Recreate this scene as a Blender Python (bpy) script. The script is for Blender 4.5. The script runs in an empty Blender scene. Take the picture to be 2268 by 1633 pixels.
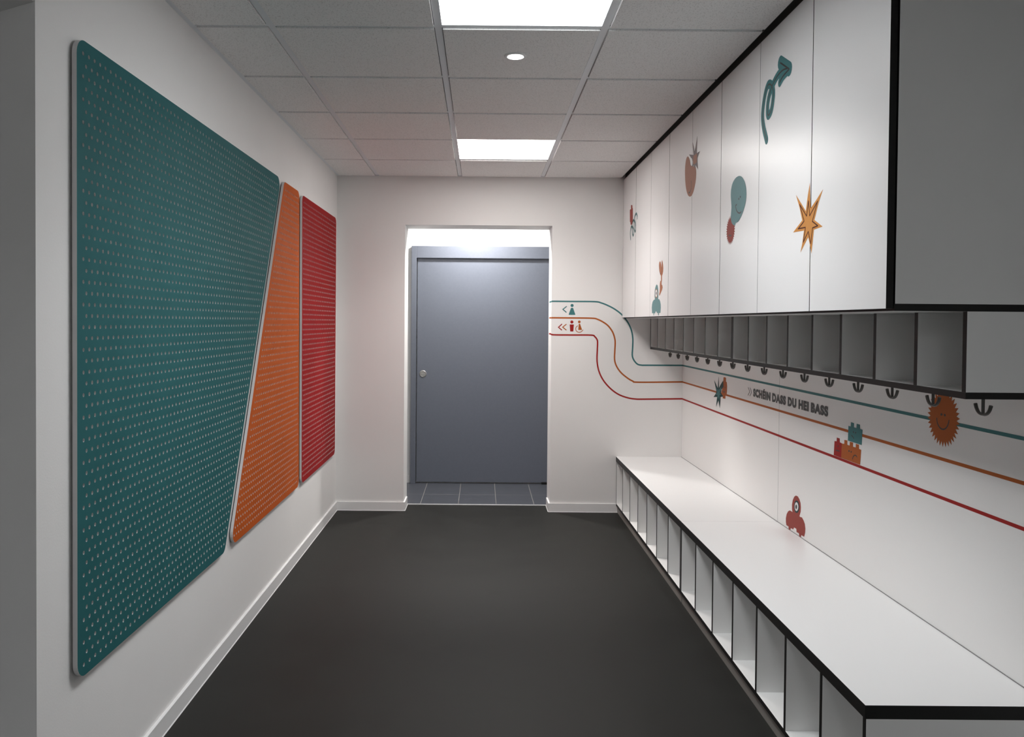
import bpy, bmesh, math
from mathutils import Vector, Matrix

# ------------------------------------------------------------------ camera
W, H = 2268.0, 1633.0
F_PX, CX0, CY0 = 1815.09, -67.05, -67.67
YAW, PITCH, ROLL, CAM_H = 0.0004, -0.0191, 0.008, 1.44
C = bpy.context.scene.collection
cd = bpy.data.cameras.new('camera'); cam = bpy.data.objects.new('camera', cd); C.objects.link(cam)
cd.sensor_fit = 'HORIZONTAL'; cd.sensor_width = 36.0; cd.lens = F_PX / W * 36.0
cd.shift_x = -CX0 / W; cd.shift_y = CY0 / W
cd.clip_start = 0.05; cd.clip_end = 50
cy, sy, cp, sp = math.cos(YAW), math.sin(YAW), math.cos(PITCH), math.sin(PITCH)
cr, sr = math.cos(ROLL), math.sin(ROLL)
R = Vector((cy, -sy, 0)); Fw = Vector((cp*sy, cp*cy, sp)); U = Vector((-sp*sy, -sp*cy, cp))
R2 = cr*R + sr*U; U2 = cr*U - sr*R
m = Matrix((R2, U2, -Fw)).transposed().to_4x4(); m.translation = Vector((0, 0, CAM_H))
cam.matrix_world = m
bpy.context.scene.camera = cam

# ------------------------------------------------------------------ world, exposure
world = bpy.data.worlds.new('world'); bpy.context.scene.world = world; world.use_nodes = True
world.node_tree.nodes['Background'].inputs[0].default_value = (0.9, 0.95, 1, 1)
world.node_tree.nodes['Background'].inputs[1].default_value = 0.0
vs = bpy.context.scene.view_settings
vs.view_transform = 'Standard'; vs.look = 'None'; vs.gamma = 1.0; vs.use_curve_mapping = False
vs.exposure = 0.0
PANEL_L = 10.5          # glow of the panel diffusers
PANEL_W = 11.0         # beam of each ceiling panel
SPOT_W = 3.0           # small downlight of the room
CORRIDOR_W = 34.0      # downlight of the corridor

# ------------------------------------------------------------------ dimensions (metres)
XL, XR = -1.101, 1.53          # left wall, face of the laminate on the right wall
YB, YE = 6.222, 2.166          # far wall, near end of the furniture
ZC = 2.545                     # ceiling grid
XC, XCU, XB = 1.068, 1.283, 1.032   # fronts of cupboards, cubby shelf, bench
OX0, OX1, OZ, WT = -0.584, 0.5306, 2.175, 0.27
YT = 6.425                     # metal strip between the two floors
#   # opening in the far wall
YD = 7.29                      # sliding door face

# ------------------------------------------------------------------ materials
def new_mat(name, col, rough=0.5, metal=0.0, spec=0.5, coat=0.0):
    mt = bpy.data.materials.new(name); mt.use_nodes = True
    b = mt.node_tree.nodes['Principled BSDF']
    b.inputs['Base Color'].default_value = (*col, 1); b.inputs['Roughness'].default_value = rough
    b.inputs['Metallic'].default_value = metal; b.inputs['Specular IOR Level'].default_value = spec
    b.inputs['Coat Weight'].default_value = coat
    return mt
def noise_mat(name, col, col2, scale, rough=0.5, bump=0.0, spec=0.5, detail=4.0, bscale=None, thr=(0.4, 0.6), stretch=(1,1,1), rvar=0.0):
    mt = new_mat(name, col, rough, spec=spec); nt = mt.node_tree; N = nt.nodes; L = nt.links
    b = N['Principled BSDF']; tc = N.new('ShaderNodeTexCoord'); mp = N.new('ShaderNodeMapping')
    geo = N.new('ShaderNodeNewGeometry'); L.new(geo.outputs['Position'], mp.inputs[0]); mp.inputs['Scale'].default_value = stretch
    n = N.new('ShaderNodeTexNoise'); n.inputs['Scale'].default_value = scale; n.inputs['Detail'].default_value = detail
    L.new(mp.outputs[0], n.inputs['Vector'])
    r = N.new('ShaderNodeValToRGB'); r.color_ramp.elements[0].position = thr[0]; r.color_ramp.elements[1].position = thr[1]
    r.color_ramp.elements[0].color = (*col2, 1); r.color_ramp.elements[1].color = (*col, 1)
    L.new(n.outputs[0], r.inputs[0]); L.new(r.outputs[0], b.inputs['Base Color'])
    if rvar:
        mr = N.new('ShaderNodeMapRange'); mr.inputs['To Min'].default_value = rough - rvar; mr.inputs['To Max'].default_value = rough + rvar
        L.new(n.outputs[0], mr.inputs[0]); L.new(mr.outputs[0], b.inputs['Roughness'])
    if bump:
        n2 = N.new('ShaderNodeTexNoise'); n2.inputs['Scale'].default_value = bscale or scale; n2.inputs['Detail'].default_value = 3
        L.new(mp.outputs[0], n2.inputs['Vector'])
        bp = N.new('ShaderNodeBump'); bp.inputs['Strength'].default_value = bump; bp.inputs['Distance'].default_value = 0.002
        L.new(n2.outputs[0], bp.inputs['Height']); L.new(bp.outputs[0], b.inputs['Normal'])
    return mt
def emit_mat(name, col, st):
    mt = bpy.data.materials.new(name); mt.use_nodes = True; nt = mt.node_tree
    for n in list(nt.nodes): nt.nodes.remove(n)
    e = nt.nodes.new('ShaderNodeEmission'); o = nt.nodes.new('ShaderNodeOutputMaterial')
    e.inputs[0].default_value = (*col, 1); e.inputs[1].default_value = st
    nt.links.new(e.outputs[0], o.inputs[0]); return mt

WALL = noise_mat('wall_paint', (0.86, 0.853, 0.845), (0.85, 0.843, 0.835), 3, 0.75, bump=0.12, bscale=180, spec=0.3)
WALL2 = noise_mat('corridor_paint', (0.84, 0.84, 0.84), (0.83, 0.83, 0.83), 3, 0.75, bump=0.1, bscale=180, spec=0.3)
TILEC = noise_mat('mineral_tile', (0.90, 0.895, 0.89), (0.70, 0.695, 0.69), 200, 0.9, bump=0.12, bscale=260, spec=0.1, detail=1.5, thr=(0.36, 0.41))
GRID = new_mat('grid_paint', (0.80, 0.83, 0.86), 0.45)
FLOOR = noise_mat('dark_linoleum', (0.020, 0.0202, 0.0183), (0.0170, 0.0169, 0.0153), 5, 0.55, bump=0.08, bscale=350, spec=0.18, rvar=0.05)
SKIRT = new_mat('skirting_white', (0.86, 0.86, 0.86), 0.35)
LAM = new_mat('white_laminate', (0.88, 0.88, 0.88), 0.34, spec=0.68)
LAMW = new_mat('white_laminate_panel', (0.87, 0.865, 0.855), 0.33)
LAMIN = new_mat('white_laminate_matt', (0.87, 0.87, 0.86), 0.5)
BLACK = new_mat('black_edge_band', (0.009, 0.009, 0.0085), 0.5, spec=0.3)
DARK = new_mat('dark_filler', (0.045, 0.045, 0.042), 0.6)
PLINTH = new_mat('grey_plinth', (0.28, 0.265, 0.245), 0.4)
DOORM = noise_mat('door_grey_blue', (0.135, 0.15, 0.185), (0.13, 0.145, 0.18), 60, 0.42, bump=0.1, bscale=300)
STEEL = new_mat('brushed_steel', (0.55, 0.54, 0.52), 0.3, metal=1.0)
ALU = new_mat('threshold_aluminium', (0.8, 0.8, 0.8), 0.35, metal=0.6)
HOOKM = new_mat('gunmetal', (0.075, 0.073, 0.068), 0.38, metal=0.35)
CORE = new_mat('board_core_white', (0.66, 0.65, 0.65), 0.6)
TEALB = noise_mat('teal_board_face', (0.030, 0.135, 0.143), (0.028, 0.128, 0.136), 8, 0.55, spec=0.05)
ORANB = noise_mat('orange_board_face', (0.56, 0.115, 0.022), (0.54, 0.11, 0.020), 8, 0.55, spec=0.05)
REDB = noise_mat('red_board_face', (0.34, 0.012, 0.014), (0.32, 0.011, 0.013), 8, 0.55, spec=0.05)
TEAL = new_mat('teal_vinyl', (0.065, 0.20, 0.21), 0.5, spec=0.10)
TEALD = new_mat('dark_teal_vinyl', (0.012, 0.050, 0.052), 0.5, spec=0.10)
TEALL = new_mat('pale_teal_vinyl', (0.155, 0.285, 0.295), 0.5, spec=0.10)
RED = new_mat('red_vinyl', (0.34, 0.022, 0.020), 0.5, spec=0.10)
REDS = new_mat('soft_red_vinyl', (0.31, 0.062, 0.050), 0.5, spec=0.10)
ORAN = new_mat('orange_vinyl', (0.43, 0.115, 0.028), 0.5, spec=0.10)
ORANL = new_mat('amber_vinyl', (0.62, 0.27, 0.07), 0.5, spec=0.10)
ORANP = new_mat('pale_orange_vinyl', (0.42, 0.165, 0.085), 0.5, spec=0.10)
SALMON = new_mat('salmon_vinyl', (0.42, 0.21, 0.15), 0.5, spec=0.10)
GREYB = new_mat('mauve_grey_vinyl', (0.24, 0.20, 0.20), 0.5, spec=0.10)
BROWN = new_mat('brown_line_vinyl', (0.09, 0.022, 0.012), 0.5, spec=0.10)
INK = new_mat('black_vinyl', (0.020, 0.021, 0.022), 0.45)
WHITEV = new_mat('white_vinyl', (0.8, 0.8, 0.8), 0.5, spec=0.10)
COOL, WARM = (0.965, 0.985, 1.0), (1.0, 0.955, 0.92)
LEDM = emit_mat('led_diffuser_cool', COOL, PANEL_L)
LEDW = emit_mat('led_diffuser_warm', WARM, PANEL_L*1.25)
SEAL = new_mat('grey_sealant', (0.22, 0.22, 0.22), 0.5)
SPOTM = emit_mat('spot_lens', (1.0, 0.98, 0.95), 25.0)

def tile_floor():
    mt = new_mat('slate_grey_tiles', (0.07, 0.075, 0.09), 0.35); nt = mt.node_tree; N = nt.nodes; L = nt.links
    geo = N.new('ShaderNodeNewGeometry'); sep = N.new('ShaderNodeSeparateXYZ'); L.new(geo.outputs['Position'], sep.inputs[0])
    def band(out, off, size, w):
        a = N.new('ShaderNodeMath'); a.operation = 'SUBTRACT'; L.new(out, a.inputs[0]); a.inputs[1].default_value = off
        b_ = N.new('ShaderNodeMath'); b_.operation = 'PINGPONG'; L.new(a.outputs[0], b_.inputs[0]); b_.inputs[1].default_value = size/2
        c_ = N.new('ShaderNodeMath'); c_.operation = 'LESS_THAN'; L.new(b_.outputs[0], c_.inputs[0]); c_.inputs[1].default_value = w
        return c_.outputs[0]
    g1 = band(sep.outputs['X'], -0.173, 0.3, 0.0028); g2 = band(sep.outputs['Y'], 6.82, 0.6, 0.0026)
    mx = N.new('ShaderNodeMath'); mx.operation = 'MAXIMUM'; L.new(g1, mx.inputs[0]); L.new(g2, mx.inputs[1])
    no = N.new('ShaderNodeTexNoise'); no.inputs['Scale'].default_value = 14; no.inputs['Detail'].default_value = 5
    r = N.new('ShaderNodeValToRGB'); r.color_ramp.elements[0].color = (0.060, 0.064, 0.074, 1); r.color_ramp.elements[1].color = (0.085, 0.092, 0.112, 1)
    L.new(geo.outputs['Position'], no.inputs['Vector']); L.new(no.outputs[0], r.inputs[0])
    mix = N.new('ShaderNodeMix'); mix.data_type = 'RGBA'; L.new(mx.outputs[0], mix.inputs[0])
    L.new(r.outputs[0], mix.inputs[6]); mix.inputs[7].default_value = (0.26, 0.25, 0.24, 1)
    L.new(mix.outputs[2], N['Principled BSDF'].inputs['Base Color'])
    return mt
TILEF = tile_floor()

# ------------------------------------------------------------------ helpers
class MB:
    """collects faces and links them as ONE mesh object"""
    def __init__(s): s.v = []; s.f = []; s.mi = []; s.mats = []
    def m(s, mat):
        if mat not in s.mats: s.mats.append(mat)
        return s.mats.index(mat)
    def face(s, pts, mat):
        n = len(s.v); s.v += [tuple(p) for p in pts]; s.f.append(tuple(range(n, n+len(pts)))); s.mi.append(s.m(mat))
    def box(s, x0, x1, y0, y1, z0, z1, mat, **ov):
        """ov: xm xp ym yp zm zp = material of that side"""
        n = len(s.v)
        s.v += [(x0,y0,z0),(x1,y0,z0),(x1,y1,z0),(x0,y1,z0),(x0,y0,z1),(x1,y0,z1),(x1,y1,z1),(x0,y1,z1)]
        for k, q in (('zm',(0,3,2,1)),('zp',(4,5,6,7)),('ym',(0,1,5,4)),('xp',(1,2,6,5)),('yp',(2,3,7,6)),('xm',(3,0,4,7))):
            s.f.append(tuple(n+i for i in q)); s.mi.append(s.m(ov.get(k, mat)))
        return s
    def tube(s, path, r, mat, n=12, cap=True):
        path = [Vector(p) for p in path]; rings = []
        up = None
        for i, p in enumerate(path):
            t = (path[min(i+1, len(path)-1)] - path[max(i-1, 0)]).normalized()
            if up is None: up = Vector((1,0,0)) if abs(t.x) < 0.9 else Vector((0,1,0))
            a = (up - t*up.dot(t)).normalized(); b = t.cross(a)
            rr = r[i] if isinstance(r, (list, tuple)) else r
            k = len(s.v); s.v += [tuple(p + rr*(math.cos(2*math.pi*j/n)*a + math.sin(2*math.pi*j/n)*b)) for j in range(n)]
            rings.append(k); up = a
        mi = s.m(mat)
        for A, B in zip(rings, rings[1:]):
            for j in range(n):
                s.f.append((A+j, A+(j+1)%n, B+(j+1)%n, B+j)); s.mi.append(mi)
        if cap:
            s.f.append(tuple(rings[0]+j for j in reversed(range(n)))); s.mi.append(mi)
            s.f.append(tuple(rings[-1]+j for j in range(n))); s.mi.append(mi)
        return s
    def lathe(s, cx, cy_, prof, mat, n=40, axis='z', z0=0.0):
        """profile of (radius, height); axis z or y"""
        rings = []
        for r, h in prof:
            k = len(s.v); rings.append(k)
            for j in range(n):
                a = 2*math.pi*j/n
                if axis == 'z': s.v.append((cx+r*math.cos(a), cy_+r*math.sin(a), h))
                else: s.v.append((cx+r*math.cos(a), h, cy_+r*math.sin(a)))
        mi = s.m(mat)
        for A, B in zip(rings, rings[1:]):
            for j in range(n): s.f.append((A+j, A+(j+1)%n, B+(j+1)%n, B+j)); s.mi.append(mi)
        if prof[0][0] > 1e-5: s.f.append(tuple(rings[0]+j for j in range(n))); s.mi.append(mi)
        if prof[-1][0] > 1e-5: s.f.append(tuple(rings[-1]+j for j in range(n))); s.mi.append(mi)
        return s
    def build(s, name, parent=None, origin=None, smooth=False, bevel=0.0, world=True):
        """vertices are in the space of the thing's root when world=False, else in world space"""
        if origin is None: origin = Vector((0,0,0))
        origin = Vector(origin)
        me = bpy.data.meshes.new(name)
        me.from_pydata([tuple(Vector(p) - origin) for p in s.v], [], s.f)
        for mt in s.mats: me.materials.append(mt)
        me.polygons.foreach_set('material_index', s.mi)
        bm = bmesh.new(); bm.from_mesh(me)
        bmesh.ops.recalc_face_normals(bm, faces=bm.faces)
        ng = [f for f in bm.faces if len(f.verts) > 4]
        if ng: bmesh.ops.triangulate(bm, faces=ng)
        bm.to_mesh(me); bm.free()
        if smooth:
            for p in me.polygons: p.use_smooth = True
        me.update()
        o = bpy.data.objects.new(name, me); C.objects.link(o)
        o.location = origin
        if parent is not None:
            o.parent = parent; o.location = origin - parent.location if world else origin
        if bevel:
            b = o.modifiers.new('bevel', 'BEVEL'); b.width = bevel; b.segments = 2; b.limit_method = 'ANGLE'
        return o
def thing(name, label, cat, loc=(0,0,0), group=None):
    o = bpy.data.objects.new(name, None); C.objects.link(o); o.location = loc
    o.empty_display_size = 0.05
    o['label'] = label; o['category'] = cat
    if group: o['group'] = group
    return o
def tag(o, label, cat, group=None):
    o['label'] = label; o['category'] = cat
    if group: o['group'] = group
    return o
def struct(o): o['kind'] = 'structure'; return o
def dup(root, loc, label):
    r = root.copy(); C.objects.link(r); r.location = loc; r['label'] = label
    for ch in list(root.children):
        c = ch.copy(); C.objects.link(c); c.parent = r
        for g in list(ch.children):
            d = g.copy(); C.objects.link(d); d.parent = c
    return r

# ================================================================== THE SETTING
def bx(name, x0, x1, y0, y1, z0, z1, mat, bevel=0.0, **ov):
    return struct(MB().box(x0, x1, y0, y1, z0, z1, mat, **ov).build(name, bevel=bevel))
YN = -2.6; WR = XR + 0.012
bx('floor', -3.4, 1.75, YN, YT, -0.1, 0.0, FLOOR)
bx('floor_corridor', -2.6, 2.6, YT + 0.022, YD + 0.3, -0.1, 0.0, TILEF)
struct(MB().box(OX0, OX1, YT, YT + 0.022, -0.02, 0.004, ALU).build('trim_1', bevel=0.001))   # metal strip under the opening
bx('wall_right', WR, WR + 0.2, YN, YB, 0, 2.9, WALL)
w = MB()
w.box(XL - 0.2, OX0, YB, YB + WT, 0, 2.9, WALL); w.box(OX1, WR + 0.2, YB, YB + WT, 0, 2.9, WALL)
w.box(OX0, OX1, YB, YB + WT, OZ, 2.9, WALL)
struct(w.build('wall_back'))
# left wall with its slanted end turning away towards the camera's left
w = MB(); ex, ey = XL, 2.025; fx, fy = -1.75, 2.375
for z0, z1 in ((0, 2.9),):
    q = [(XL, ey), (XL, YB), (XL - 0.2, YB), (XL-0.2, 2.6), (fx, 2.6), (fx, fy)]
    for i in range(len(q)):
        a, b = q[i], q[(i+1) % len(q)]
        w.face([(a[0], a[1], z0), (b[0], b[1], z0), (b[0], b[1], z1), (a[0], a[1], z1)], WALL)
    w.face([(a[0], a[1], z1) for a in q], WALL)
struct(w.build('wall_left'))
struct(MB().box(-3.4, XL - 0.004, -0.4, 2.2, 2.218, 2.9, WALL).build('wall_soffit'))
bx('wall_side', -3.6, -3.4, YN, 2.7, 0, 2.9, WALL)
bx('wall_recess', -3.4, fx, 2.6, 2.8, 0, 2.9, WALL)
bx('wall_near', -3.4, WR + 0.2, YN - 0.2, YN, 0, 2.9, WALL)
# corridor behind the opening
bx('wall_corridor', -2.6, 2.6, YD + 0.03, YD + 0.3, 0, 2.9, WALL2)
bx('wall_corridor_left', -2.8, -2.6, YB + WT, YD + 0.3, 0, 2.9, WALL2)
bx('wall_corridor_right', 2.6, 2.8, YB + WT, YD + 0.3, 0, 2.9, WALL2)
bx('ceiling_corridor', -2.6, 2.6, YB + WT, YD + 0.3, 2.5, 2.6, WALL2)
# skirting
def skirt(name, pts, z1=0.066, t=0.012):
    """pts: polyline of the wall line, offset to its left side"""
    b = MB(); P = [Vector((p[0], p[1])) for p in pts]; off = []
    for i, p in enumerate(P):
        d1 = (P[i]-P[i-1]).normalized() if i else (P[1]-P[0]).normalized()
        d2 = (P[i+1]-P[i]).normalized() if i < len(P)-1 else d1
        n1, n2 = Vector((-d1.y, d1.x)), Vector((-d2.y, d2.x)); n = (n1+n2).normalized()
        off.append(p + n*t/max(0.3, n.dot(n1)))
    for i in range(len(P)-1):
        a, b_, c, d = P[i], P[i+1], off[i+1], off[i]
        b.face([(*d,0),(*c,0),(*c,z1),(*d,z1)], SKIRT); b.face([(*d,z1),(*c,z1),(*b_,z1),(*a,z1)], SKIRT)
    for i in (0, len(P)-1):
        b.face([(*P[i],0),(*off[i],0),(*off[i],z1),(*P[i],z1)], SKIRT)
    # slim sealing bead along the floor
    for i in range(len(P)-1):
        a, c = off[i], off[i+1]; d = (c-a).normalized(); n = Vector((-d.y, d.x))*0.003
        b.face([(*(a+n),0.0004),(*(c+n),0.0004),(*c,0.004),(*a,0.004)], WHITEV)
    return struct(b.build(name))
skirt('baseboard_left', [(OX0, YT-0.001), (OX0, YB), (XL, YB), (XL, 2.03)][::-1][::-1])
skirt('baseboard_back', [(1.045, YB), (OX1, YB), (OX1, YT-0.001)])
skirt('baseboard_corridor', [(-0.625, YD+0.03), (-2.6, YD+0.03)])
skirt('baseboard_corridor_right', [(2.6, YD+0.03), (0.77, YD+0.03)])

# ---- suspended ceiling: grid bars and lay-in tiles
gx = [-0.796, -0.171, 0.454]; gy = [3.086 + 0.625*k for k in range(-9, 5)]
XT = 1.054
cl = struct(MB().box(-3.4, WR + 0.2, YN, YB + 0.05, 2.62, 2.7, DARK).build('ceiling'))
tiles = MB()
cols = [XL] + gx + [XT]; rows = [YN] + gy + [YB]
led_cells = {(2, -1.91), (2, round(2.461, 2)), (2, round(4.961, 2))}
cells = [(ci, cols[ci], cols[ci+1], rows[ri], rows[ri+1]) for ci in range(4) for ri in range(len(rows)-1)]
def tile(x0, x1, y0, y1):
    # stepped edge: upper plate rests on the bars, lower plate hangs a little below them
    tiles.box(x0, x1, y0, y1, 2.5385, 2.552, TILEC)
for ci, x0, x1, y0, y1 in cells:
    if (ci, round(y0, 2)) in led_cells: continue
    a0 = x0 + (0.022 if ci == 0 else 0.0170); a1 = x1 - (0.008 if ci == 3 else 0.0170)
    tile(a0, a1, y0 + 0.0135, y1 - (0.022 if abs(y1-YB) < 0.01 else 0.0135))
for y0, y1 in zip(rows, rows[1:]):
    if y1 < 2.3: tile(1.08, WR, y0 + 0.0135, y1 - 0.0135)
struct(tiles.build('ceiling_tiles')).parent = cl
g = MB()
for x in gx: g.box(x - 0.0135, x + 0.0135, YN, YB, 2.545, 2.5475, GRID)
for y in gy:
    xs = [XL] + gx + [XT]
    for a, b_ in zip(xs, xs[1:]): g.box(a + 0.0135, b_ - 0.0135 if b_ != XT else XT, y - 0.012, y + 0.012, 2.5452, 2.5475, GRID)
g.box(XL, XL + 0.022, 2.03, YB, 2.541, 2.5445, GRID); g.box(XL + 0.022, XT, YB - 0.020, YB, 2.5415, 2.5445, GRID)
g.box(XT - 0.008, XT - 0.006, YE, YB, 2.5385, 2.56, DARK)
struct(g.build('ceiling_grid')).parent = cl
struct(MB().box(XC + 0.012, XR, YE + 0.02, YB, 2.5305, 2.60, DARK).build('trim_2'))   # dark filler closing the cupboards to the ceiling

# ---- sliding door in the corridor
d1 = struct(MB().box(-0.572, 0.70, YD, YD + 0.028, 0.012, 2.012, DOORM).build('door_1', bevel=0.002))
fr = MB(); fr.box(-0.6235, -0.5785, YD - 0.03, YD + 0.03, 0.0, 2.112, DOORM)
fr.build('door_post', parent=d1, bevel=0.002)
MB().box(0.70, 0.745, YD - 0.03, YD + 0.03, 0.0, 2.112, DOORM).build('door_post', parent=d1, bevel=0.002)
MB().box(-0.5785, 0.70, YD - 0.03, YD + 0.03, 2.006, 2.112, DOORM).build('door_header', parent=d1, bevel=0.002)
lk = MB(); lk.lathe(-0.5177, 0.9776, [(0.031, YD), (0.031, YD-0.003), (0.027, YD-0.0045), (0.024, YD-0.0045), (0.0225, YD-0.0005), (0.0, YD-0.0005)], STEEL, 36, 'y')
lock = lk.build('door_lock', parent=d1, smooth=False)
kt = MB(); kt.box(-0.5177-0.011, -0.5177+0.011, YD-0.010, YD-0.002, 0.9776-0.0035, 0.9776+0.0035, STEEL)
kt.build('thumb_turn', parent=lock, bevel=0.001)
MB().box(0.545, 0.602, YD - 0.022, YD + 0.0, 0.0, 0.018, BLACK).build('floor_guide', parent=d1, bevel=0.002)

# ================================================================== LAMPS
def led(loc, label, warm=False, k=1.0):
    t = thing('led_panel', label, 'ceiling light', loc, 'square ceiling light panels')
    f = MB(); a, b_ = 0.2975, 0.3065
    for x0, x1, y0, y1 in ((-b_, b_, -b_, -a), (-b_, b_, a, b_), (-b_, -a, -a, a), (a, b_, -a, a)):
        f.box(x0, x1, y0, y1, -0.0035, 0.006, GRID)
    f.build('frame', t, world=False)
    d = MB(); d.box(-a, a, -a, a, -0.001, 0.004, LEDW if warm else LEDM); d.build('diffuser', t, world=False)
    ld = bpy.data.lights.new('panel_lamp', 'AREA'); ld.shape = 'SQUARE'; ld.size = 0.58; ld.energy = PANEL_W*k; ld.spread = math.radians(125)
    ld.color = WARM if warm else COOL
    lo = bpy.data.objects.new('panel_lamp', ld); C.objects.link(lo); lo.parent = t; lo.location = (0, 0, -0.004)
    return t
led((0.1415, 2.7735, 2.549), 'square white glowing ceiling panel nearest the viewer, cut by the top edge')
led((0.1415, -1.6015, 2.549), 'square white glowing fill-light panel added out of view behind the viewer', k=0.85)  # unseen fill light, added to lift the near ends of the furniture
led((-2.0, -1.6015, 2.549), 'square white glowing fill-light panel added out of view behind the viewer on the left', k=1.4)  # added off-view as well, brightens the slanted end of the left wall
led((0.1415, 5.2735, 2.549), 'square white glowing ceiling panel near the far wall above the doorway', True)
def downlight(name, label, x, y, z, power, r=0.034, ring=True):
    t = thing(name, label, 'spotlight', (x, y, z))
    q = MB(); q.lathe(0, 0, [(r+0.012, 0.0), (r+0.012, -0.003), (r+0.008, -0.0055), (r, -0.0055), (r-0.001, -0.001), (r-0.001, 0.0)], SKIRT, 40)
    q.build('trim_ring', t, world=False, smooth=False)
    q = MB(); q.lathe(0, 0, [(r-0.002, -0.0015), (r-0.007, -0.0022), (0.0, -0.0026)], SPOTM, 32); q.build('lens', t, world=False)
    ld = bpy.data.lights.new('downlight_lamp', 'AREA'); ld.shape = 'DISK'; ld.size = 2*r; ld.energy = power; ld.color = (1.0, 0.97, 0.93)
    lo = bpy.data.objects.new('downlight_lamp', ld); C.objects.link(lo); lo.parent = t; lo.location = (0, 0, -0.007)
    return t
downlight('ceiling_spotlight', 'small round recessed spotlight shining between the two ceiling panels', 0.131, 3.3945, 2.5385, SPOT_W)
downlight('corridor_spotlight', 'round recessed spotlight in the corridor ceiling above the grey door', -0.05, 6.85, 2.5, CORRIDOR_W, 0.07)

# ================================================================== PERFORATED BOARDS
def clip(poly, ax, val, keep_gt):
    out = []
    for i in range(len(poly)):
        a, b_ = poly[i], poly[(i+1) % len(poly)]
        ia = (a[ax] >= val) if keep_gt else (a[ax] <= val); ib = (b_[ax] >= val) if keep_gt else (b_[ax] <= val)
        if ia: out.append(a)
        if ia != ib:
            t = (val-a[ax])/(b_[ax]-a[ax]); out.append((a[0]+(b_[0]-a[0])*t, a[1]+(b_[1]-a[1])*t))
    return out
def rounded(corners, r, n=8):
    out = []; k = len(corners)
    for i in range(k):
        p = Vector(corners[i]); a = (Vector(corners[i-1])-p).normalized(); b_ = (Vector(corners[(i+1) % k])-p).normalized()
        ang = a.angle(b_); d = r/math.tan(ang/2); c = p + (a+b_).normalized()*(r/math.sin(ang/2))
        s0 = p + a*d; e0 = p + b_*d; a0 = math.atan2(s0.y-c.y, s0.x-c.x); a1 = math.atan2(e0.y-c.y, e0.x-c.x)
        da = (a1-a0+math.pi) % (2*math.pi) - math.pi
        out += [(c.x+r*math.cos(a0+da*j/n), c.y+r*math.sin(a0+da*j/n)) for j in range(n+1)]
    return out
def inset_ok(pt, corners, mg):
    k = len(corners); cx = sum(c[0] for c in corners)/k; cz = sum(c[1] for c in corners)/k
    for i in range(k):
        a = Vector(corners[i]); b_ = Vector(corners[(i+1) % k]); d = (b_-a).normalized(); n = Vector((-d.y, d.x))
        if n.dot(Vector((cx, cz))-a) < 0: n = -n
        if n.dot(Vector(pt)-a) < mg: return False
    return True
PX, RZ, HR = 0.033, 0.03083, 0.0058
def pegboard(label, corners, y_first, facemat, rad):
    ctr = (XL, sum(c[0] for c in corners)/4, min(c[1] for c in corners))
    t = thing('perforated_board', label, 'pegboard', ctr, 'perforated boards on the left wall')
    o = Vector(ctr); XF = -1.082; XI = XF - 0.012
    ol = rounded(corners, rad); f = MB(); h = MB()
    nrow = 55; hole = [(math.cos(math.pi/4*j), math.sin(math.pi/4*j)) for j in range(8)]
    zt = 2.158 + RZ/2
    strip_bounds = [10] + [zt - RZ*k for k in range(nrow+1)] + [-10]
    for si in range(len(strip_bounds)-1):
        zu, zd = strip_bounds[si], strip_bounds[si+1]
        st = clip(clip(ol, 1, zu, False), 1, zd, True)
        if len(st) < 3: continue
        if 1 <= si <= nrow:
            zc_ = zt - RZ*(si-0.5); off = y_first + (0.0 if (si % 2) == 1 else PX/2)
            ys = [off + PX*k for k in range(-60, 130)]
            ys = [y for y in ys if inset_ok((y, zc_), corners, 0.024)]
            if ys:
                ya, yb = ys[0]-PX/2, ys[-1]+PX/2
                # keep the block inside the strip polygon
                left = clip(st, 0, ya, False); right = clip(st, 0, yb, True)
                for pp in (left, right):
                    if len(pp) > 2: f.face([(XF, p[0], p[1]) for p in pp], facemat)
                for y in ys:
                    sq = [(1,0),(1,1),(0,1),(-1,1),(-1,0),(-1,-1),(0,-1),(1,-1)]
                    O = [(XF, y+q[0]*PX/2, zc_+q[1]*RZ/2) for q in sq]; I = [(XF, y+HR*q[0], zc_+HR*q[1]) for q in hole]
                    n = len(f.v); f.v += O + I; mi = f.m(facemat)
                    for j in range(8): f.f.append((n+j, n+(j+1) % 8, n+8+(j+1) % 8, n+8+j)); f.mi.append(mi)
                    D = [(XI, y+HR*q[0], zc_+HR*q[1]) for q in hole]
                    n = len(h.v); h.v += I + D; mi = h.m(CORE)
                    for j in range(8): h.f.append((n+j, n+(j+1) % 8, n+8+(j+1) % 8, n+8+j)); h.mi.append(mi)
                    h.f.append(tuple(n+8+j for j in range(8))); h.mi.append(mi)
                continue
        f.face([(XF, p[0], p[1]) for p in st], facemat)
    f.build('coloured_face', t, origin=o)
    # white core: rim around, hole linings, recessed batten behind
    k = len(ol)
    for i in range(k):
        a, b_ = ol[i], ol[(i+1) % k]
        h.face([(XF, *a), (XF, *b_), (XI-0.001, *b_), (XI-0.001, *a)], CORE)
    h.face([(XI-0.001, *p) for p in ol], CORE)
    h.build('white_core', t, origin=o)
    cx = sum(c[0] for c in corners)/4; cz = sum(c[1] for c in corners)/4
    small = [(c[0]+(cx-c[0])*0.02, c[1]+(cz-c[1])*0.012) for c in rounded(corners, rad*0.9)]
    b = MB()
    for i in range(len(small)):
        a, c = small[i], small[(i+1) % len(small)]
        b.face([(XI-0.001, *a), (XI-0.001, *c), (XL, *c), (XL, *a)], DARK)
    b.face([(XI-0.0012, *p) for p in small], DARK)
    b.build('mounting_frame', t, origin=o)
    return t
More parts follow.
